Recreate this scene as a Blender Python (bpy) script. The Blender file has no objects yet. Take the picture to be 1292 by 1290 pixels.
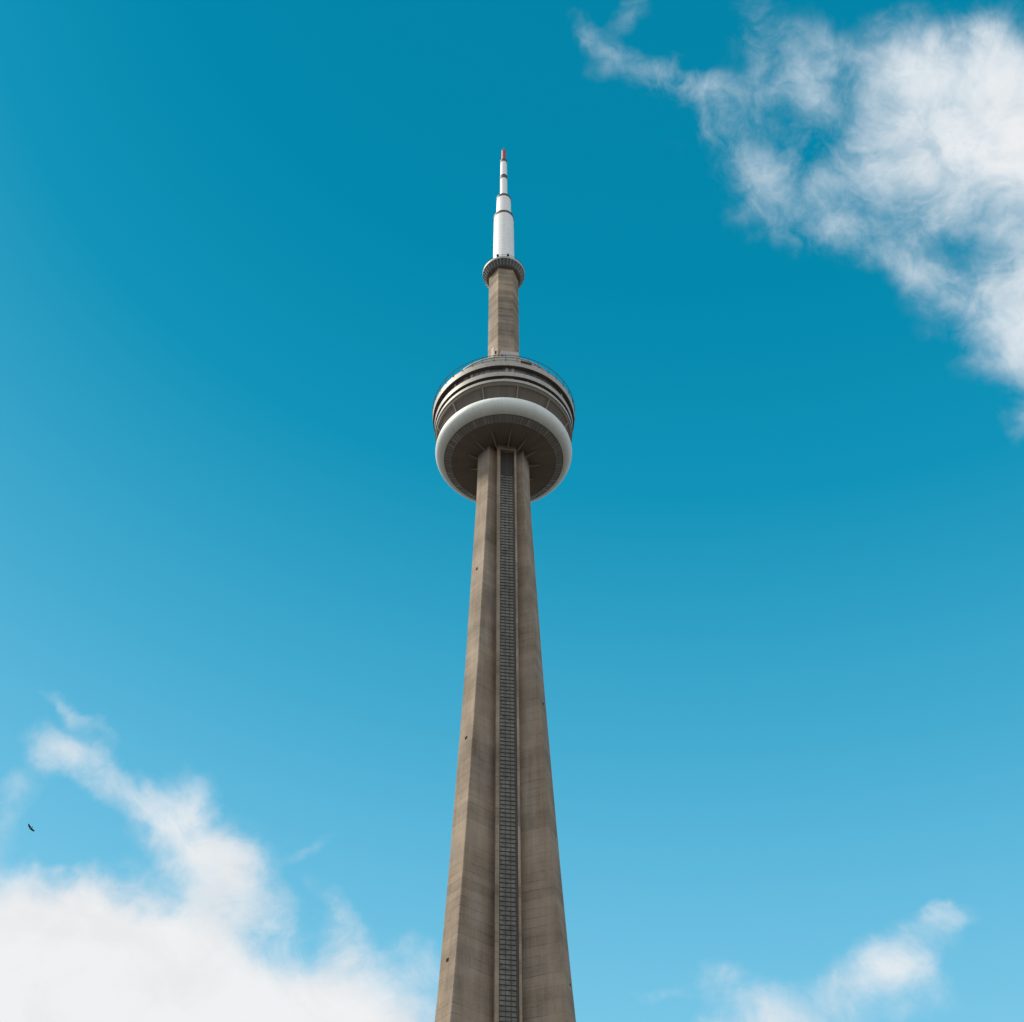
import bpy, bmesh, math, random
from math import sin, cos, radians, pi, sqrt, atan2, tan
from mathutils import Vector, Matrix
random.seed(7)
SC = bpy.context.scene
COL = SC.collection

# ------------------------------------------------------------------ camera
PITCH = 47.6
cam_d = bpy.data.cameras.new('camera'); cam = bpy.data.objects.new('camera', cam_d); COL.objects.link(cam)
cam.location = (0, -283, 1.6)
cam.rotation_euler = (radians(90 + PITCH), 0, 0)
cam_d.sensor_width = 36; cam_d.sensor_fit = 'HORIZONTAL'
cam_d.lens = 36 * 1682 / 1292
cam_d.shift_x = 10.5 / 1292
cam_d.clip_start = .1; cam_d.clip_end = 20000
SC.camera = cam

# ------------------------------------------------------------------ sun
SUN_AZ = -86.0      # degrees clockwise from +Y
SUN_EL = 50.0
sd = bpy.data.lights.new('sun', 'SUN'); so = bpy.data.objects.new('sun', sd); COL.objects.link(so)
sd.energy = 4.4; sd.angle = radians(13); sd.color = (1.0, .92, .78)
dirv = Vector((sin(radians(SUN_AZ)) * cos(radians(SUN_EL)), cos(radians(SUN_AZ)) * cos(radians(SUN_EL)), sin(radians(SUN_EL))))
so.rotation_euler = dirv.to_track_quat('Z', 'Y').to_euler()
so.location = (-400, 40, 500)

SC.view_settings.view_transform = 'Standard'
SC.view_settings.look = 'None'
SC.view_settings.exposure = 0.0
SC.view_settings.gamma = 1.0

# ------------------------------------------------------------------ node helper
class NT:
    def __init__(s, tree): s.t = tree
    def n(s, typ, **kw):
        nd = s.t.nodes.new(typ)
        for k, v in kw.items(): setattr(nd, k, v)
        return nd
    def put(s, sock, v):
        if hasattr(v, 'links') or isinstance(v, bpy.types.NodeSocket): s.t.links.new(v, sock)
        else: sock.default_value = v
    def m(s, op, a, b=None, c=None, clamp=False):
        nd = s.n('ShaderNodeMath', operation=op); nd.use_clamp = clamp
        for i, v in enumerate((a, b, c)):
            if v is not None: s.put(nd.inputs[i], v)
        return nd.outputs[0]
    def vm(s, op, a, b=None, out=0):
        nd = s.n('ShaderNodeVectorMath', operation=op)
        s.put(nd.inputs[0], a)
        if b is not None:
            if op == 'SCALE': s.put(nd.inputs['Scale'], b)
            else: s.put(nd.inputs[1], b)
        return nd.outputs['Value'] if op in ('DOT_PRODUCT', 'LENGTH') else nd.outputs[0]
    def noise(s, vec, scale, detail=4, rough=.5, lac=2.0, dist=0.0, dims='3D', color=False):
        nd = s.n('ShaderNodeTexNoise', noise_dimensions=dims)
        if vec is not None: s.put(nd.inputs['Vector'], vec)
        nd.inputs['Scale'].default_value = scale; nd.inputs['Detail'].default_value = detail
        nd.inputs['Roughness'].default_value = rough; nd.inputs['Lacunarity'].default_value = lac
        nd.inputs['Distortion'].default_value = dist
        return nd.outputs['Color' if color else 0]
    def rng(s, v, a, b, c, d, interp='LINEAR'):
        nd = s.n('ShaderNodeMapRange', interpolation_type=interp)
        s.put(nd.inputs[0], v)
        for i, x in enumerate((a, b, c, d)): s.put(nd.inputs[1 + i], x)
        return nd.outputs[0]
    def mix(s, f, a, b, blend='MIX'):
        nd = s.n('ShaderNodeMix', data_type='RGBA', blend_type=blend)
        s.put(nd.inputs[0], f); s.put(nd.inputs[6], a); s.put(nd.inputs[7], b)
        return nd.outputs[2]
    def ramp(s, f, stops):
        nd = s.n('ShaderNodeValToRGB'); cr = nd.color_ramp
        while len(cr.elements) < len(stops): cr.elements.new(.5)
        for e, (p, c) in zip(cr.elements, stops): e.position = p; e.color = (*c, 1)
        s.put(nd.inputs[0], f); return nd.outputs[0]
    def xyz(s, x, y, z):
        nd = s.n('ShaderNodeCombineXYZ')
        for i, v in enumerate((x, y, z)): s.put(nd.inputs[i], v)
        return nd.outputs[0]

# ------------------------------------------------------------------ world: clear teal sky with broken cumulus
world = bpy.data.worlds.new('World'); SC.world = world; world.use_nodes = True
wt = world.node_tree; N = NT(wt)
bg = wt.nodes['Background']
tc = N.n('ShaderNodeTexCoord'); D = tc.outputs['Generated']
sky = N.n('ShaderNodeTexSky', sky_type='NISHITA')
sky.sun_disc = False; sky.sun_elevation = radians(SUN_EL); sky.sun_rotation = radians(SUN_AZ)
sky_s = N.vm('SCALE', sky.outputs[0], 0.1)
lum = N.vm('DOT_PRODUCT', sky_s, (.25, .5, .25))
sepd = N.n('ShaderNodeSeparateXYZ'); wt.links.new(D, sepd.inputs[0])
dz = sepd.outputs[2]
# colour follows elevation and the brightness of the Nishita sky
p = N.m('ADD', N.m('SUBTRACT', .94, dz), N.m('MULTIPLY', N.m('SUBTRACT', lum, .158), .82))
skycol = N.ramp(p, [(0.0, (.001, .222, .378)), (.125, (.001, .246, .415)), (.22, (.006, .29, .482)), (.29, (.028, .345, .555)), (.37, (.062, .408, .632)),
                    (.45, (.112, .478, .715)), (.56, (.190, .562, .79)), (.80, (.42, .68, .84)), (1.0, (.60, .74, .84))])
# cloud bank coordinates: tangent plane of the direction (0, cos47.6, sin47.6) on the celestial sphere
ct, st = cos(radians(PITCH)), sin(radians(PITCH))
dF = N.vm('DOT_PRODUCT', D, (0, ct, st))
dR = N.vm('DOT_PRODUCT', D, (1, 0, 0))
dU = N.vm('DOT_PRODUCT', D, (0, -st, ct))
dFs = N.m('MAXIMUM', dF, .05)
# domain warp
w1 = N.vm('SUBTRACT', N.noise(D, 5.0, 3, .5, color=True), (.5, .5, .5))
w2 = N.vm('SUBTRACT', N.noise(D, 22.0, 4, .55, color=True), (.5, .5, .5))
U0 = N.m('MULTIPLY', N.m('DIVIDE', dR, dFs), 1.682)
V0 = N.m('MULTIPLY', N.m('DIVIDE', dU, dFs), 1.682)
P0 = N.xyz(U0, V0, 0.0)
P1 = N.vm('ADD', N.vm('ADD', P0, N.vm('SCALE', w1, .10)), N.vm('SCALE', w2, .075))
def blob(px, py, rx, ry, rot, amp):
    mp = N.n('ShaderNodeMapping', vector_type='TEXTURE')
    mp.inputs['Location'].default_value = ((px - 635.5) / 1000, (645 - py) / 1000, 0)
    mp.inputs['Rotation'].default_value = (0, 0, radians(rot))
    mp.inputs['Scale'].default_value = (rx / 1000, ry / 1000, 1)
    wt.links.new(P1, mp.inputs[0])
    # keep to the plane
    l = N.vm('LENGTH', N.vm('MULTIPLY', mp.outputs[0], (1, 1, 0)))
    return N.rng(l, 0.0, 1.0, amp, 0.0, 'SMOOTHSTEP')
# rot counter-clockwise as seen in the sky
BLOBS = [
    # upper right bank: broad thin veil, dense core, torn lobes
    (1060, 190, 330, 210, -26, .22), (1245, 135, 210, 125, -14, .85), (1300, 45, 140, 90, 0, .40), (1335, 290, 140, 300, 0, .72), (1060, 205, 170, 70, 20, .22), (1010, 55, 130, 90, -50, .34), (1110, 90, 110, 120, -30, .26), (1180, 220, 170, 80, -20, .20), (1100, 250, 200, 90, -25, .14),
    (1200, 60, 170, 80, -15, .45), (910, 130, 120, 56, 22, .30), (815, 95, 120, 40, -8, .34), (752, 40, 90, 30, -55, .28), (800, 25, 60, 26, 60, .20),
    (1010, 275, 140, 55, -14, .26), (1150, 345, 150, 46, -32, .26), (1215, 250, 130, 60, -30, .24), (1235, 400, 120, 120, -60, .32),
    (1300, 450, 80, 130, 20, .52), (960, 200, 110, 56, -30, .24), (870, 110, 80, 32, 0, .22),
    # lower left bank
    (60, 1275, 340, 215, -4, 1.5), (300, 1290, 310, 165, -22, 1.3), (-60, 1180, 220, 140, -6, 1.1), (470, 1305, 165, 100, -28, .95), (110, 1160, 190, 75, -12, .62), (250, 1165, 150, 75, -25, .40),
    (260, 1110, 150, 100, -40, .46), (240, 1045, 140, 84, -42, .50), (140, 985, 120, 44, -36, .46), (72, 945, 66, 44, -20, .46), (28, 1000, 60, 46, 40, .24), (10, 1050, 46, 50, 0, .22), (300, 1085, 80, 100, -40, .40),
    (425, 1165, 42, 90, 25, .34), (480, 1225, 120, 66, -30, .55), (90, 900, 90, 22, -35, .30), (120, 1110, 90, 40, 6, .34),
    (400, 1060, 60, 22, 40, .18), (545, 1235, 60, 60, 0, .30), (350, 1165, 90, 60, -35, .30),
    # lower right bank
    (1000, 1300, 170, 55, 10, .60), (1070, 1240, 160, 56, 27, .36), (1125, 1200, 90, 50, 20, .28), (1165, 1240, 80, 80, -40, .30), (1190, 1163, 72, 22, 4, .29), (930, 1235, 80, 44, 0, .32), (1155, 1188, 80, 34, 25, .20), (975, 1262, 110, 40, 20, .30),
    (850, 1245, 70, 22, 0, .24),
]
M = None
for b in BLOBS:
    v = blob(*b); M = v if M is None else N.m('ADD', M, v)
infront = N.rng(dF, .45, .75, 0.0, 1.0, 'SMOOTHSTEP')
M = N.m('MULTIPLY', M, infront)
# unseen broken clouds added over the rest of the sky for soft light
gen = N.m('MULTIPLY', N.rng(N.noise(D, 1.9, 3, .5), .34, .52, 0.0, 1.2, 'SMOOTHSTEP'), N.rng(dF, .80, .50, 0.0, 1.0, 'SMOOTHSTEP'))
M = N.m('ADD', M, gen)
Dw = N.vm('ADD', D, N.vm('SCALE', w2, .030))
n1 = N.noise(Dw, 8.0, 13, .60, dist=.5)
n2 = N.noise(Dw, 26.0, 10, .62, dist=.6)
rd = N.m('SUBTRACT', 1.0, N.m('MULTIPLY', N.m('ABSOLUTE', N.m('SUBTRACT', N.noise(Dw, 10.0, 9, .58, dist=1.1), .5)), 6.0))
nn = N.m('ADD', N.m('MULTIPLY', N.m('SUBTRACT', n1, .5), 1.5), N.m('MULTIPLY', N.m('SUBTRACT', n2, .5), .85))
nn = N.m('ADD', nn, N.m('MULTIPLY', N.m('SUBTRACT', rd, .40), .20))
amp = N.m('MULTIPLY', N.rng(M, 0.0, .25, .0, 1.0), N.rng(M, .7, 1.3, 1.0, .55))
dens = N.m('ADD', N.m('SUBTRACT', M, .10), N.m('MULTIPLY', nn, amp))
alpha = N.rng(dens, -.04, 1.10, 0.0, 1.0, 'SMOOTHSTEP')
alpha = N.m('POWER', alpha, .85)
shade = N.m('ADD', N.m('MULTIPLY', N.noise(Dw, 6.0, 5, .5), .5), N.m('MULTIPLY', N.rng(dens, .3, 1.3, 0, .5), 1.0))
fold = N.rng(N.noise(Dw, 15.0, 8, .6, dist=.4), .42, .66, 1.0, .945, 'SMOOTHSTEP')
ccol = N.mix(N.rng(shade, .25, .75, 0.0, 1.0), (.66, .765, .85, 1), (.87, .88, .89, 1))
ccol = N.vm('SCALE', ccol, fold)
# unseen clouds brightened to raise ambient light, and dimmed near the horizon
ccol = N.vm('SCALE', ccol, N.m('MULTIPLY', N.rng(dF, .35, .70, 1.35, 1.0, 'SMOOTHSTEP'), N.rng(dz, 0.0, .3, .5, 1.0)))
final = N.mix(alpha, skycol, ccol)
wt.links.new(final, bg.inputs[0])
bg.inputs[1].default_value = 1.0
world.cycles.sampling_method = 'MANUAL'; world.cycles.sample_map_resolution = 512
#==END_SKY

# ================================================================== helpers
def link(name, bm, mats, parent=None, smooth=None):
    me = bpy.data.meshes.new(name)
    bmesh.ops.recalc_face_normals(bm, faces=bm.faces[:])
    bm.to_mesh(me); bm.free()
    if not isinstance(mats, (list, tuple)): mats = [mats]
    for m in mats: me.materials.append(m)
    if smooth is not None:
        for f in me.polygons: f.use_smooth = True
        me.set_sharp_from_angle(angle=radians(smooth))
    o = bpy.data.objects.new(name, me); COL.objects.link(o)
    if parent: o.parent = parent
    return o
def tag(o, label=None, cat=None, group=None, kind=None):
    for k, v in (('label', label), ('category', cat), ('group', group), ('kind', kind)):
        if v: o[k] = v
    return o
def box(bm, x0, x1, y0, y1, z0, z1, M=None, mi=0):
    vs = [bm.verts.new((x, y, z)) for z in (z0, z1) for y in (y0, y1) for x in (x0, x1)]
    if M is not None:
        for v in vs: v.co = M @ v.co
    for q in ((0, 1, 3, 2), (4, 5, 7, 6), (0, 1, 5, 4), (2, 3, 7, 6), (0, 2, 6, 4), (1, 3, 7, 5)):
        f = bm.faces.new([vs[i] for i in q]); f.material_index = mi
def lathe(bm, prof, seg=144, closed=False, mi=0):
    rings = []
    for r, z in prof:
        if r < 1e-6: rings.append([bm.verts.new((0, 0, z))])
        else: rings.append([bm.verts.new((r * sin(2 * pi * i / seg), -r * cos(2 * pi * i / seg), z)) for i in range(seg)])
    pairs = list(zip(rings, rings[1:])) + ([(rings[-1], rings[0])] if closed else [])
    for a, b in pairs:
        for i in range(seg):
            j = (i + 1) % seg
            if len(a) == 1 and len(b) == 1: continue
            if len(a) == 1: f = bm.faces.new((a[0], b[i], b[j]))
            elif len(b) == 1: f = bm.faces.new((a[i], a[j], b[0]))
            else: f = bm.faces.new((a[i], a[j], b[j], b[i]))
            f.material_index = mi
def torus(bm, R, z, r, seg=144, k=8):
    lathe(bm, [(R + r * cos(2 * pi * i / k), z + r * sin(2 * pi * i / k)) for i in range(k)], seg, closed=True)
def bar(bm, a, b, w, h=None):
    """rectangular bar from a to b"""
    a = Vector(a); b = Vector(b); d = (b - a).normalized(); h = h or w
    up = Vector((0, 0, 1)) if abs(d.z) < .95 else Vector((1, 0, 0))
    s = d.cross(up).normalized() * w / 2; t = s.cross(d).normalized() * h / 2
    vs = [bm.verts.new(p + i * s + j * t) for p in (a, b) for i, j in ((-1, -1), (1, -1), (1, 1), (-1, 1))]
    for q in ((0, 1, 2, 3), (4, 5, 6, 7), (0, 1, 5, 4), (1, 2, 6, 5), (2, 3, 7, 6), (3, 0, 4, 7)):
        bm.faces.new([vs[i] for i in q])
def pol(a, r, z=0.0):       # angle in degrees from the front face of the tower
    return Vector((r * sin(radians(a)), -r * cos(radians(a)), z))
def RZ(a): return Matrix.Rotation(radians(a), 4, 'Z')

# ================================================================== materials
def new_mat(name, rough=.8, metal=0.0, spec=None):
    m = bpy.data.materials.new(name); m.use_nodes = True
    b = m.node_tree.nodes['Principled BSDF']
    b.inputs['Roughness'].default_value = rough; b.inputs['Metallic'].default_value = metal
    if spec is not None: b.inputs['Specular IOR Level'].default_value = spec
    return m, NT(m.node_tree), b
def bump(n, b, h, strength, dist):
    bp = n.n('ShaderNodeBump'); bp.inputs['Strength'].default_value = strength; bp.inputs['Distance'].default_value = dist
    n.put(bp.inputs['Height'], h); n.t.links.new(bp.outputs[0], b.inputs['Normal'])

def concrete(name, base, band=.5, seed=0.0, streak=.5):
    m, n, b = new_mat(name, .9, spec=.25)
    tcn = n.n('ShaderNodeTexCoord'); P = n.vm('ADD', tcn.outputs['Object'], (seed * 13.7, seed * 5.1, seed * 7.3))
    sp = n.n('ShaderNodeSeparateXYZ'); n.put(sp.inputs[0], P)
    x, y, z = sp.outputs
    wob = n.m('MULTIPLY', n.m('SUBTRACT', n.noise(P, .25, 3), .5), .5)
    zw = n.m('ADD', z, wob)
    # slip-form lifts of uneven height: smooth tone bands along z, differing from face to face
    b1 = n.noise(n.xyz(n.m('MULTIPLY', x, .035), n.m('MULTIPLY', y, .035), n.m('MULTIPLY', z, .16)), 1.0, 5, .62)
    lift = n.n('ShaderNodeTexWhiteNoise', noise_dimensions='1D')
    n.put(lift.inputs['W'], n.m('FLOOR', n.m('DIVIDE', zw, 2.4)))
    lift2 = n.n('ShaderNodeTexWhiteNoise', noise_dimensions='1D')
    n.put(lift2.inputs['W'], n.m('FLOOR', n.m('DIVIDE', n.m('ADD', zw, 300.0), 8.3)))
    # joints
    fr = n.m('ABSOLUTE', n.m('SUBTRACT', n.m('FRACT', n.m('DIVIDE', zw, 2.4)), .5))
    line = n.rng(fr, .44, .485, 0.0, 1.0)
    linem = n.m('MULTIPLY', line, n.rng(n.noise(n.vm('MULTIPLY', P, (.12, .12, .1)), 1.0, 3), .42, .60, 0.05, 1.0))
    # vertical streaks and form boards
    s1 = n.noise(n.vm('MULTIPLY', P, (1.0, 1.0, .022)), 1.0, 5, .6)
    s2 = n.noise(n.vm('MULTIPLY', P, (4.0, 4.0, .10)), 1.0, 3, .6)
    bl = n.noise(n.vm('MULTIPLY', P, (.16, .16, .07)), 1.0, 6, .6)
    gr = n.noise(P, 2.2, 6, .65)
    v = n.m('ADD', n.m('MULTIPLY', n.m('SUBTRACT', b1, .5), 1.5 * band), n.m('MULTIPLY', n.m('SUBTRACT', lift.outputs[0], .5), .30 * band))
    v = n.m('ADD', v, n.m('MULTIPLY', n.m('SUBTRACT', lift2.outputs[0], .5), .42 * band))
    # thinner sub-lifts
    lift3 = n.n('ShaderNodeTexWhiteNoise', noise_dimensions='1D')
    n.put(lift3.inputs['W'], n.m('FLOOR', n.m('DIVIDE', n.m('ADD', zw, 91.0), .8)))
    v = n.m('ADD', v, n.m('MULTIPLY', n.m('SUBTRACT', lift3.outputs[0], .5), .16 * band))
    v = n.m('ADD', v, n.m('MULTIPLY', n.m('SUBTRACT', s1, .5), .75 * streak))
    v = n.m('ADD', v, n.m('MULTIPLY', n.m('SUBTRACT', s2, .5), .45 * streak))
    v = n.m('ADD', v, n.m('MULTIPLY', n.m('SUBTRACT', bl, .5), 1.15))
    v = n.m('ADD', v, n.m('MULTIPLY', n.m('SUBTRACT', gr, .5), .45))
    v = n.m('SUBTRACT', v, n.m('MULTIPLY', linem, .32))
    gain = n.m('MAXIMUM', n.m('ADD', 1.0, v), .35)
    # warm / cool drift of the cement
    hue = n.mix(n.noise(n.vm('MULTIPLY', P, (.3, .3, .05)), 1.0, 3), (base[0] * 1.06, base[1] * .99, base[2] * .90, 1), (base[0] * .96, base[1] * 1.0, base[2] * 1.10, 1))
    # paler grey laitance patches, taller than wide
    pm = n.rng(n.noise(n.vm('MULTIPLY', P, (.22, .22, .035)), 1.0, 6, .62), .50, .66, 0.0, .55)
    hue = n.mix(pm, hue, (base[0] * 1.12, base[1] * 1.22, base[2] * 1.42, 1))
    n.put(b.inputs['Base Color'], n.vm('SCALE', hue, gain))
    bump(n, b, n.m('SUBTRACT', n.m('ADD', gr, n.m('MULTIPLY', s2, .5)), n.m('MULTIPLY', linem, .6)), .35, .12)
    return m
def polar(n, P, count, width):
    """seam mask and panel index round the tower axis"""
    sp = n.n('ShaderNodeSeparateXYZ'); n.put(sp.inputs[0], P)
    t = n.m('MULTIPLY', n.m('ARCTAN2', sp.outputs[0], sp.outputs[1]), count / (2 * pi))
    fr = n.m('ABSOLUTE', n.m('SUBTRACT', n.m('FRACT', t), .5))
    w = n.n('ShaderNodeTexWhiteNoise', noise_dimensions='1D'); n.put(w.inputs['W'], n.m('FLOOR', t))
    return n.rng(fr, .5 - width, .5 - width * .3, 0.0, 1.0), w.outputs[0]
def paint(name, col, rough=.45, var=.10, metal=0.0, panel=None, dirt=0.0, seams=None):
    m, n, b = new_mat(name, rough, metal, spec=.4)
    tcn = n.n('ShaderNodeTexCoord'); P = tcn.outputs['Object']
    v = n.m('ADD', n.m('MULTIPLY', n.m('SUBTRACT', n.noise(P, .35, 5, .6), .5), var * 2), n.m('MULTIPLY', n.m('SUBTRACT', n.noise(P, 3.0, 4, .6), .5), var))
    if dirt:
        d = n.rng(n.noise(n.vm('MULTIPLY', P, (1.2, 1.2, .12)), 1.0, 5, .65), .5, .75, 0.0, 1.0)
        v = n.m('SUBTRACT', v, n.m('MULTIPLY', d, dirt))
    if seams:
        cnt, wd, dk, pv = seams
        sm, idx = polar(n, P, cnt, wd)
        v = n.m('SUBTRACT', n.m('ADD', v, n.m('MULTIPLY', n.m('SUBTRACT', idx, .5), pv)), n.m('MULTIPLY', sm, dk))
    if panel:
        sp = n.n('ShaderNodeSeparateXYZ'); n.put(sp.inputs[0], P)
        fr = n.m('ABSOLUTE', n.m('SUBTRACT', n.m('FRACT', n.m('DIVIDE', sp.outputs[2], panel)), .5))
        ln = n.rng(fr, .44, .49, 0.0, 1.0)
        v = n.m('SUBTRACT', v, n.m('MULTIPLY', ln, .22))
    n.put(b.inputs['Base Color'], n.vm('SCALE', (*col,), n.m('ADD', 1.0, v)))
    return m
def glass(name, col, rough=.12, cell=None, panes=None, pvar=1.3):
    m, n, b = new_mat(name, rough, 0.0, spec=.6)
    tcn = n.n('ShaderNodeTexCoord'); P = tcn.outputs['Object']
    v = n.m('MULTIPLY', n.m('SUBTRACT', n.noise(P, .5, 4, .6), .5), .7)
    if panes:
        sm, idx = polar(n, P, panes, .05)
        v = n.m('ADD', v, n.m('MULTIPLY', n.m('SUBTRACT', n.m('POWER', idx, 2.5), .25), pvar))
    if cell:
        w = n.n('ShaderNodeTexWhiteNoise', noise_dimensions='3D')
        n.put(w.inputs['Vector'], n.vm('FLOOR', n.vm('DIVIDE', P, cell)))
        v = n.m('ADD', v, n.m('MULTIPLY', n.m('SUBTRACT', w.outputs[0], .5), .7))
        v = n.m('ADD', v, n.m('MULTIPLY', n.m('SUBTRACT', n.noise(n.vm('MULTIPLY', P, (0.0, 0.0, .045)), 1.0, 3, .6), .5), 1.6))
    n.put(b.inputs['Base Color'], n.vm('SCALE', (*col,), n.m('MAXIMUM', n.m('ADD', 1.0, v), .2)))
    n.put(b.inputs['Roughness'], n.rng(n.noise(P, .8, 3), .3, .7, rough * .6, rough * 1.8))
    return m

CB = (.276, .219, .163)
M_conc = concrete('slipformed_concrete', CB, band=.42, seed=0, streak=.55)
M_conc2 = concrete('upper_concrete', CB, band=1.15, seed=3, streak=.40)
M_cladding = paint('brown_soffit_cladding', (.185, .150, .125), .85, .12, seams=(48, .03, .25, .14), dirt=.15)
M_ledge = paint('brown_ledge_cladding', (.165, .14, .11), .75, .14)
M_recess = paint('shade_darkened_recess_cladding', (.145, .118, .100), .85, .12, seams=(60, .04, .25, .16))  # darker copy of the soffit cladding, recess shade put into its colour
M_white = paint('white_rim_paint', (.46, .425, .385), .55, .08, dirt=.22, seams=(48, .02, .22, .10))
M_radome = paint('white_radome_membrane', (.73, .76, .73), .5, .05, dirt=.13, seams=(36, .012, .10, .045))
M_ant = paint('white_antenna_cladding', (.84, .83, .82), .5, .05, panel=2.35, dirt=.10)
M_red = paint('red_aviation_paint', (.36, .042, .03), .5, .10)
M_collar = paint('dark_reddish_collar', (.085, .05, .042), .6, .10)
M_dark = paint('dark_metal', (.055, .044, .036), .65, .10)
M_hole = paint('black_opening', (.008, .008, .008), 1.0, .05)
M_grey = paint('grey_strut_paint', (.26, .225, .20), .6, .12)
M_glass = glass('dark_pod_glass', (.095, .083, .075), .2, panes=72)
M_lift = glass('green_grey_lift_glass', (.098, .094, .074), .34, cell=(1.5, 50.0, 1.22))
M_under = glass('grey_underside_glass', (.225, .21, .20), .45, panes=96, pvar=.5)
M_panel = paint('pale_blind_panel', (.34, .31, .28), .6, .08)
M_skyglass = glass('teal_dark_glass', (.03, .045, .042), .2)

# ================================================================== ground
gm, gn, gb = new_mat('paved_ground', .9)
gP = gn.n('ShaderNodeTexCoord').outputs['Object']
gv = gn.m('ADD', .75, gn.m('MULTIPLY', gn.noise(gP, .02, 8, .6), .5))
br = gn.n('ShaderNodeTexBrick'); gn.put(br.inputs[0], gP); br.inputs['Scale'].default_value = 1.0
for i, c in ((1, (.090, .080, .068, 1)), (2, (.075, .068, .058, 1)), (3, (.05, .045, .04, 1))): br.inputs[i].default_value = c
gn.put(gb.inputs['Base Color'], gn.vm('SCALE', br.outputs[0], gv))
bm = bmesh.new(); lathe(bm, [(0, 0), (60, 0), (400, 0), (2000, 0), (9000, 0)], 64)
tag(link('ground', bm, gm), kind='structure')

# ================================================================== tower
tower = bpy.data.objects.new('observation_tower', None); COL.objects.link(tower)
tower.rotation_euler = (0, 0, radians(9))
tag(tower, 'tall tapering concrete observation tower with round pod and white antenna mast against the blue sky', 'tower')

LT = [(0, 33.0), (10, 31.2), (25, 28.6), (50, 24.9), (80, 21.6), (110, 18.8), (140, 16.35), (157, 15.3), (178, 14.1), (202, 12.9), (228, 11.65), (242, 10.95),
      (270, 9.95), (290, 9.2), (305, 8.6), (318, 8.25), (336, 8.15)]
def interp(tab, h):
    for (a, va), (b, vb) in zip(tab, tab[1:]):
        if a <= h <= b: return va + (vb - va) * (h - a) / (b - a)
    return tab[-1][1]
def leg_len(h):   # light smoothing of the table
    ws = [(-8, .2), (-4, .2), (0, .2), (4, .2), (8, .2)]
    return sum(interp(LT, min(335.9, max(0, h + d))) * w for d, w in ws)
W = 6.0
bm = bmesh.new(); rings = []
hs = [i * 4.0 for i in range(84)] + [335.6]
for h in hs:
    L = leg_len(h); w = W + .8 * max(0, (150 - h) / 150); c = .18
    ring = []
    for al, off in ((60, -.35), (180, 0), (300, .35)):
        a = pol(al, 1); b = Vector((cos(radians(al)), sin(radians(al)), 0)); Lh = L + off
        ring.append(pol(al - 30, w))
        ring += [a * (Lh - c) - b * w / 2, a * Lh - b * (w / 2 - c), a * Lh + b * (w / 2 - c), a * (Lh - c) + b * w / 2]
        ring.append(pol(al + 30, w))
    rings.append([bm.verts.new((v.x, v.y, h)) for v in ring])
n_ = len(rings[0])
for a, b in zip(rings, rings[1:]):
    for i in range(n_):
        j = (i + 1) % n_; bm.faces.new((a[i], a[j], b[j], b[i]))
bm.faces.new(rings[-1]); bm.faces.new(rings[0][::-1])
shaft = link('concrete_shaft', bm, M_conc, tower)

# small service openings in the end faces of the legs
def opening(al, off, h, t, s=.40):
    a = pol(al, 1); b = Vector((cos(radians(al)), sin(radians(al)), 0))
    c = a * (leg_len(h) + off) + b * t + Vector((0, 0, h))
    bm = bmesh.new()
    Mx = Matrix.Translation(c) @ RZ(al)
    box(bm, -s, s, -.09, .5, -s, s, Mx)
    link('service_opening', bm, M_hole, shaft)
VENTS = [(279.6, -.2), (216.0, .15), (152.9, -.15)]
for h, t in VENTS: opening(300, .35, h, t)
opening(60, -.35, 231, .6, .25); opening(60, -.35, 150, 1.2, .25); opening(180, 0, 250, 0); opening(180, 0, 180, .5)

# lift shafts standing in the three recesses
RF, RG, HW, GW = 7.6, 7.2, 3.12, 2.28
def lift_shaft(be):
    R = RZ(be)
    bm = bmesh.new()
    for xa, xb in ((-HW - .1, -GW), (GW, GW + .62)):
        box(bm, xa, xb, -RF, -5.0, 0, 334.8, R)
    box(bm, -GW + .002, GW - .002, -RF + .05, -5.0, 332.6, 334.7, R)
    box(bm, -GW + .002, GW - .002, -6.3, -5.0, 0, 332.6, R)
    ls = link('lift_shaft', bm, M_conc, tower)
    bm = bmesh.new()
    box(bm, -GW + .02, GW - .02, -RG, -RG + .06, 2, 320.6, R)
    link('glazing', bm, M_lift, ls)
    bm = bmesh.new()
    z = 2.0
    while z < 320.7:
        box(bm, -GW + .01, GW - .01, -RG - .14, -RG - .004, z - .085, z + .085, R); z += 1.22
    for x, wd in ((-GW + .09, .08), (-.72, .04), (.55, .04), (GW - .28, .26)):
        box(bm, x - wd, x + wd, -RG - .19, -RG - .007, 2, 320.6, R)
    link('mullion_grid', bm, M_dark, ls)
    bm = bmesh.new()
    box(bm, -GW + .02, GW - .02, -6.42, -6.32, 320.8, 332.5, R)  # dark sheet stands in for the shade inside the top opening
    for x in (-.76, .76): box(bm, x - .05, x + .05, -6.52, -6.43, 320.8, 332.5, R)
    link('opening_shade_sheet', bm, M_dark, ls)
for be in (0, 120, 240): lift_shaft(be)

# ------------------------------------------------------------------ main pod
bm = bmesh.new()
lathe(bm, [(4.5, 335.5), (6.2, 334.75), (16.9, 334.75), (17.2, 334.95), (17.3, 335.6), (19.0, 336.3), (19.6, 343.0), (21.9, 347.2), (22.0, 349.0), (22.0, 358.3), (20.5, 358.55), (4.5, 358.9)])
for f in bm.faces: f.material_index = 1 if f.calc_center_median().z > 336.4 else 0
pod = link('main_pod', bm, [M_cladding, M_recess], tower, 25)
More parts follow.
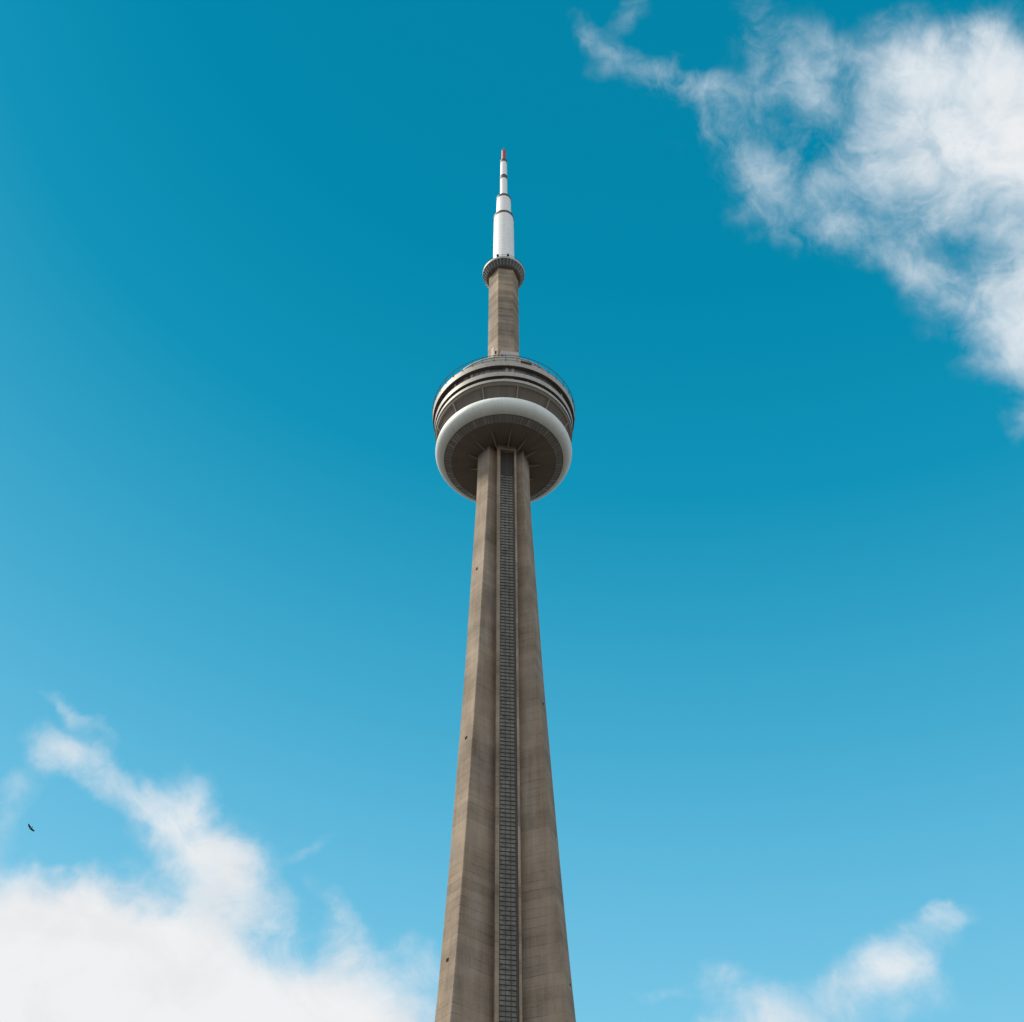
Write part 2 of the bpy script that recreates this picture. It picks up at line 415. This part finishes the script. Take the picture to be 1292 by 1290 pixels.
# sloped ring of small panes round the underside
bm = bmesh.new(); lathe(bm, [(17.25, 334.82), (19.35, 335.75), (19.35, 335.95), (17.25, 335.1)], closed=True)
wr = link('underside_window_ring', bm, M_under, pod, 25)
bm = bmesh.new()
for i in range(96):
    a = i * 3.75
    w_ = .34 if i % 8 == 3 else .10
    bar(bm, pol(a, 17.22, 334.74), pol(a, 19.4, 335.70), w_, .12)
link('mullion_grid', bm, M_cladding, wr)
bm = bmesh.new(); torus(bm, 19.52, 335.86, .085); torus(bm, 17.18, 334.80, .10)
link('edge_trim', bm, M_grey, pod, 60)
# radome
bm = bmesh.new(); pr = []
for i in range(37):
    t = radians(-80 + i * (80 + 72) / 36); pr.append((18.95 + 3.6 * cos(t), 339.5 + 3.6 * sin(t)))
lathe(bm, pr + [(19.7, 342.6), (19.3, 336.4)], 192, closed=True)
link('radome_ring', bm, M_radome, pod, 40)
# radial struts under the pod, between shaft and underside
for a, RE in ((-102, 11.2), (-72, 12.0), (-43.5, 13.2), (-16, 14.3), (9.5, 14.3), (35, 12.9), (63, 12), (93, 12), (126, 12), (156, 12), (186, 12), (216, 12)):
    a -= 9
    bm = bmesh.new()
    R = RZ(a)
    # tapering web plate with a bottom flange
    vs = []
    for x in (-.10, .10):
        vs.append([bm.verts.new(R @ Vector((x, -r, z))) for r, z in ((7.2, 333.0), (RE, 334.55), (RE, 334.73), (7.2, 334.73))])
    for i in range(4): bm.faces.new((vs[0][i], vs[0][(i + 1) % 4], vs[1][(i + 1) % 4], vs[1][i]))
    bm.faces.new(vs[0][::-1]); bm.faces.new(vs[1])
    bar(bm, pol(a, 7.2, 332.97), pol(a, RE, 334.52), .30, .07)
    link('radial_strut', bm, M_grey, pod)
# posts between the radome and the ledge
for k in range(12):
    a = -18 + 30 * k - 9
    bm = bmesh.new()
    bar(bm, pol(a, 20.0, 342.9), pol(a, 22.25, 347.4), .34, .5)
    link('outer_strut', bm, M_grey, pod)
# brown ledge
bm = bmesh.new(); lathe(bm, [(21.7, 347.15), (22.4, 347.5), (22.85, 348.75), (21.9, 348.75)], closed=True)
link('ledge', bm, M_ledge, pod, 20)
# deck edges: a white painted band on the outer face of a shade-darkened brown slab
def rim(name, slab, face):
    bm = bmesh.new(); lathe(bm, slab, closed=True)
    o = link('deck_slab', bm, M_recess, pod, 20)
    bm = bmesh.new(); lathe(bm, face, closed=True)
    link(name, bm, M_white, o, 20)
def face_of(r0, z0, r1, z1, t=.09):
    return [(r0, z0), (r0 + t, z0), (r1 + t, z1), (r1, z1)]
rim('deck_rim', [(21.9, 348.753), (22.90, 348.753), (22.96, 349.80), (22.4, 349.9), (21.9, 349.9)], face_of(22.905, 348.70, 22.965, 349.84))
rim('deck_rim', [(21.9, 351.35), (23.20, 351.40), (23.30, 353.2), (22.8, 353.3), (21.9, 353.3)], face_of(23.205, 351.36, 23.305, 353.25))
rim('roof_parapet', [(21.9, 356.0), (23.90, 356.15), (24.10, 358.6), (21.9, 358.62)], face_of(23.905, 356.1, 24.105, 358.66))
# window bands, with blinds or panels behind some panes
def win_band(r0, z0, r1, z1, panels, step, lean):
    bm = bmesh.new(); seg = 144
    for i in range(seg):
        a0, a1 = i * 2.5 - .0, i * 2.5 + 2.5
        am = (a0 + a1) / 2 + 9; am = (am + 180) % 360 - 180
        mi = 1 if any(abs(am - q) < wq for q, wq in panels) else 0
        vs = [bm.verts.new(pol(a, r, z)) for a, r, z in ((a0, r0, z0), (a1, r0, z0), (a1, r1, z1), (a0, r1, z1))]
        bm.faces.new(vs).material_index = mi
    bmesh.ops.remove_doubles(bm, verts=bm.verts[:], dist=.001)
    o = link('window_band', bm, [M_glass, M_panel], pod)
    bm = bmesh.new()
    for i in range(0, 144, step):
        a = i * 2.5
        bar(bm, pol(a, r0 + .05, z0), pol(a, r1 + .05, z1), .12, .12)
    torus(bm, r0 + .05, z0 + .06, .05, 144, 4); torus(bm, r1 + .05, z1 - .06, .05, 144, 4)
    link('mullion_grid', bm, M_dark, o)
win_band(22.35, 349.95, 22.35, 351.3, [(-43, 1.5), (-66, 2), (4, 4.0), (-33, 1.3), (20, 1.3), (70, 3)], 2, 0)
win_band(22.75, 353.35, 22.9, 356.1, [(-45, 2.2), (-74, 3.0), (-82, 1.5), (2.6, 1.3), (7.6, 1.3), (-28, 1.3), (58, 2), (75, 2), (130, 4), (200, 3)], 2, 0)
# roof drum, rail and its posts
bm = bmesh.new(); lathe(bm, [(19.6, 358.5), (19.9, 366.1), (20.1, 366.15), (20.1, 366.5), (19.5, 366.6), (4.5, 367.2)])
link('roof_drum', bm, M_white, pod, 25)
bm = bmesh.new(); torus(bm, 24.16, 358.72, .11, 144, 6); link('parapet_coping', bm, M_dark, pod, 60)
bm = bmesh.new(); torus(bm, 24.25, 361.3, .10, 144, 8); 
for i in range(40):
    a = i * 9.0 + 1.5
    bar(bm, pol(a, 24.32, 358.3), pol(a, 24.25, 361.7), .17, .17)
link('railing', bm, M_dark, pod)
bm = bmesh.new()
for a, w_ in ((6.5, .9), (10.5, 1.1)):
    R = RZ(a); box(bm, -w_, w_, -24.55, -24.2, 358.2, 358.85, R)
link('roof_cradle', bm, M_dark, pod)

# ------------------------------------------------------------------ upper shaft
bm = bmesh.new(); rr = []
for i in range(24):
    z = 358.6 + i * (445.6 - 358.6) / 23
    ring = []
    for k in range(6):
        for da in (-1.1, 1.1): ring.append(bm.verts.new(pol(30 + 60 * k + da, 5.72, z)))
    rr.append(ring)
for a, b in zip(rr, rr[1:]):
    for i in range(12):
        j = (i + 1) % 12; bm.faces.new((a[i], a[j], b[j], b[i]))
up = link('upper_shaft', bm, M_conc2, tower)
# pale tall louvre and cabin at its foot
def on_face(be, x0, x1, z0, z1, r0, r1, name, mat, par):
    bm = bmesh.new(); box(bm, x0, x1, -r1, -r0, z0, z1, RZ(be)); return link(name, bm, mat, par)
bm = bmesh.new()
box(bm, -.6, .6, -5.1, -4.9, 386, 394.6, RZ(-60))
z = 386.6
while z < 394: box(bm, -.5, .5, -5.14, -5.11, z, z + .6, RZ(-60), 1); z += 1.35
link('louvre_panel', bm, [M_panel, M_dark], up)
bm = bmesh.new()
vs = []
for z, xl in ((366.0, -5.6), (379.9, -2.9)):
    vs.append([bm.verts.new((x, y, z)) for x, y in ((xl, -12.6), (3.3, -12.6), (3.3, -6.0), (xl, -6.0))])
for i in range(4):
    j = (i + 1) % 4; bm.faces.new((vs[0][i], vs[0][j], vs[1][j], vs[1][i]))
bm.faces.new(vs[1])
cb = link('plant_cabin', bm, M_white, up)
for x, zt in ((-4.9, 377.0), (-2.6, 375.4), (1.9, 374.0)):
    bm = bmesh.new()
    bar(bm, (x, -13.2, 366.3), (x, -13.2, zt), .12); box(bm, x - .3, x + .3, -13.5, -12.9, zt - .01, zt + .95)
    link('floodlight', bm, M_dark, cb)

# ------------------------------------------------------------------ upper pod
bm = bmesh.new(); lathe(bm, [(4.9, 444.9), (6.3, 445.0), (6.6, 445.3), (7.75, 447.5), (7.7, 449.2), (4.3, 449.6)], 96)
sp_ = link('upper_pod', bm, M_cladding, tower, 25)
bm = bmesh.new(); lathe(bm, [(6.68, 445.35), (7.86, 447.45), (7.86, 447.6), (6.66, 445.6)], 96, closed=True)
link('window_band', bm, M_skyglass, sp_, 25)
bm = bmesh.new(); lathe(bm, [(7.7, 447.62), (8.15, 447.62), (8.22, 448.75), (8.0, 448.9), (7.7, 448.8)], 96, closed=True)
link('deck_rim', bm, M_white, sp_, 20)
bm = bmesh.new()
for i in range(36):
    a = i * 10 + 2
    bar(bm, pol(a, 6.62, 445.1), pol(a, 8.12, 447.62), .20, .34)
link('rib_ring', bm, M_panel, sp_)
bm = bmesh.new(); torus(bm, 8.1, 450.0, .06, 96, 6)
for i in range(30):
    a = i * 12; bar(bm, pol(a, 8.1, 448.7), pol(a, 8.1, 450.0), .08)
link('railing', bm, M_dark, sp_)
for a in (-26, 3):
    R = RZ(a); bm = bmesh.new()
    box(bm, -.42, .42, -8.45, -7.6, 449.6, 450.4, R); bar(bm, pol(a, 7.85, 448.6), pol(a, 7.85, 449.62), .12)
    link('aerial_box', bm, M_dark, sp_)

# ------------------------------------------------------------------ antenna
ant_secs = [((4.28, 448.8), (4.06, 490.3)), ((3.10, 491.1), (2.98, 506.0)), ((1.55, 506.8), (1.50, 524.7)), ((1.46, 526.8), (1.38, 539.4))]
bm = bmesh.new()
prof = [(4.28, 448.8), (4.06, 490.2), (3.10, 490.2), (2.98, 505.9), (1.56, 505.9), (1.50, 524.8), (1.46, 526.6), (1.38, 539.4), (0, 539.4)]
lathe(bm, prof, 72)
an = link('antenna_mast', bm, M_ant, tower, 30)
for r, z0, z1 in ((4.20, 490.2, 491.1), (3.10, 505.9, 506.9)):
    bm = bmesh.new(); lathe(bm, [(r - 1.1, z0 - .5), (r, z0 - .5), (r + .05, z0), (r + .05, z1 - .1), (r - .15, z1), (r - 1.1, z1)], 72, closed=True)
    link('collar', bm, M_collar, an, 30)
for r, z0, z1 in ((1.62, 523.6, 526.4), (1.50, 538.6, 540.6)):
    bm = bmesh.new(); lathe(bm, [(0, z0), (r, z0), (r, z1), (0, z1)], 48)
    link('collar', bm, M_collar, an, 30)
bm = bmesh.new(); lathe(bm, [(0, 540.6), (1.0, 540.6), (.92, 549.4), (.98, 549.5), (.98, 550.0), (.35, 550.6), (0, 550.8)], 40)
link('red_tip', bm, M_red, an, 30)
bm = bmesh.new(); lathe(bm, [(0, 550.7), (.12, 550.7), (.05, 553.3), (0, 553.3)], 12)
link('lightning_rod', bm, M_grey, an)

# ================================================================== bird
bird_mat_w = paint('pale_bird_breast', (.42, .38, .34), .8, .2)
bird_mat_d = paint('dark_bird_feathers', (.035, .034, .036), .8, .2)
F_ = Vector((0, ct, st)); R_ = Vector((1, 0, 0)); U_ = Vector((0, -st, ct))
bm = bmesh.new()
# body along +Y, wings along X, belly -Z; continuous loft of cross sections
body = [(-.36, .012, .010), (-.30, .10, .012), (-.20, .045, .03), (-.08, .062, .058), (.06, .070, .066), (.17, .05, .05), (.22, .034, .036), (.27, .038, .038), (.31, .024, .024), (.37, .004, .004)]
K = 12; rg = []
for y, rx, rz in body: rg.append([bm.verts.new((rx * cos(2 * pi * i / K), y, rz * sin(2 * pi * i / K))) for i in range(K)])
for a, b in zip(rg, rg[1:]):
    for i in range(K): bm.faces.new((a[i], a[(i + 1) % K], b[(i + 1) % K], b[i]))
bm.faces.new(rg[0]); bm.faces.new(rg[-1][::-1])
def wing(s, lift):
    secs = [(.02, -.03, .20, .02), (.16, -.03, .24, .05 + lift * .4), (.34, -.02, .21, .09 + lift), (.50, -.08, .16, .06 + lift), (.66, -.14, .06, .0 + lift), (.74, -.20, -.15, -.03 + lift)]
    rs = []
    for x, yb, yf, z in secs:
        ch = max(yf - yb, .02); yb -= .10 * (1 - x)
        rs.append([bm.verts.new((s * x, y, zz)) for y, zz in ((yb, z), ((yb + yf) / 2, z + .012), (yf - .02, z + .014), (yf, z), (yf - .02, z - .008), ((yb + yf) / 2, z - .004))])
    for a, b in zip(rs, rs[1:]):
        for i in range(6): bm.faces.new((a[i], a[(i + 1) % 6], b[(i + 1) % 6], b[i])).material_index = 1
    bm.faces.new(rs[0]).material_index = 1; bm.faces.new(rs[-1]).material_index = 1
wing(-1, .02); wing(1, .05)
for f in bm.faces:
    if f.material_index == 0 and (f.calc_center_median().y < -.22 or f.calc_center_median().y > .24): f.material_index = 1
bird = link('bird', bm, [bird_mat_w, bird_mat_d], None, 40)
dep = 205.0
pos = Vector(cam.location) + (F_ * 1682 + R_ * (39 - 635.5) - U_ * (1045 - 645)) * dep / 1682
sx = (R_ * .62 - U_ * .78).normalized(); nz = F_.copy(); fy = nz.cross(sx).normalized()
bird.matrix_world = Matrix(((sx.x, fy.x, nz.x, pos.x), (sx.y, fy.y, nz.y, pos.y), (sx.z, fy.z, nz.z, pos.z), (0, 0, 0, 1)))
tag(bird, 'small dark bird gliding with spread wings below the thin cloud at lower left', 'bird')
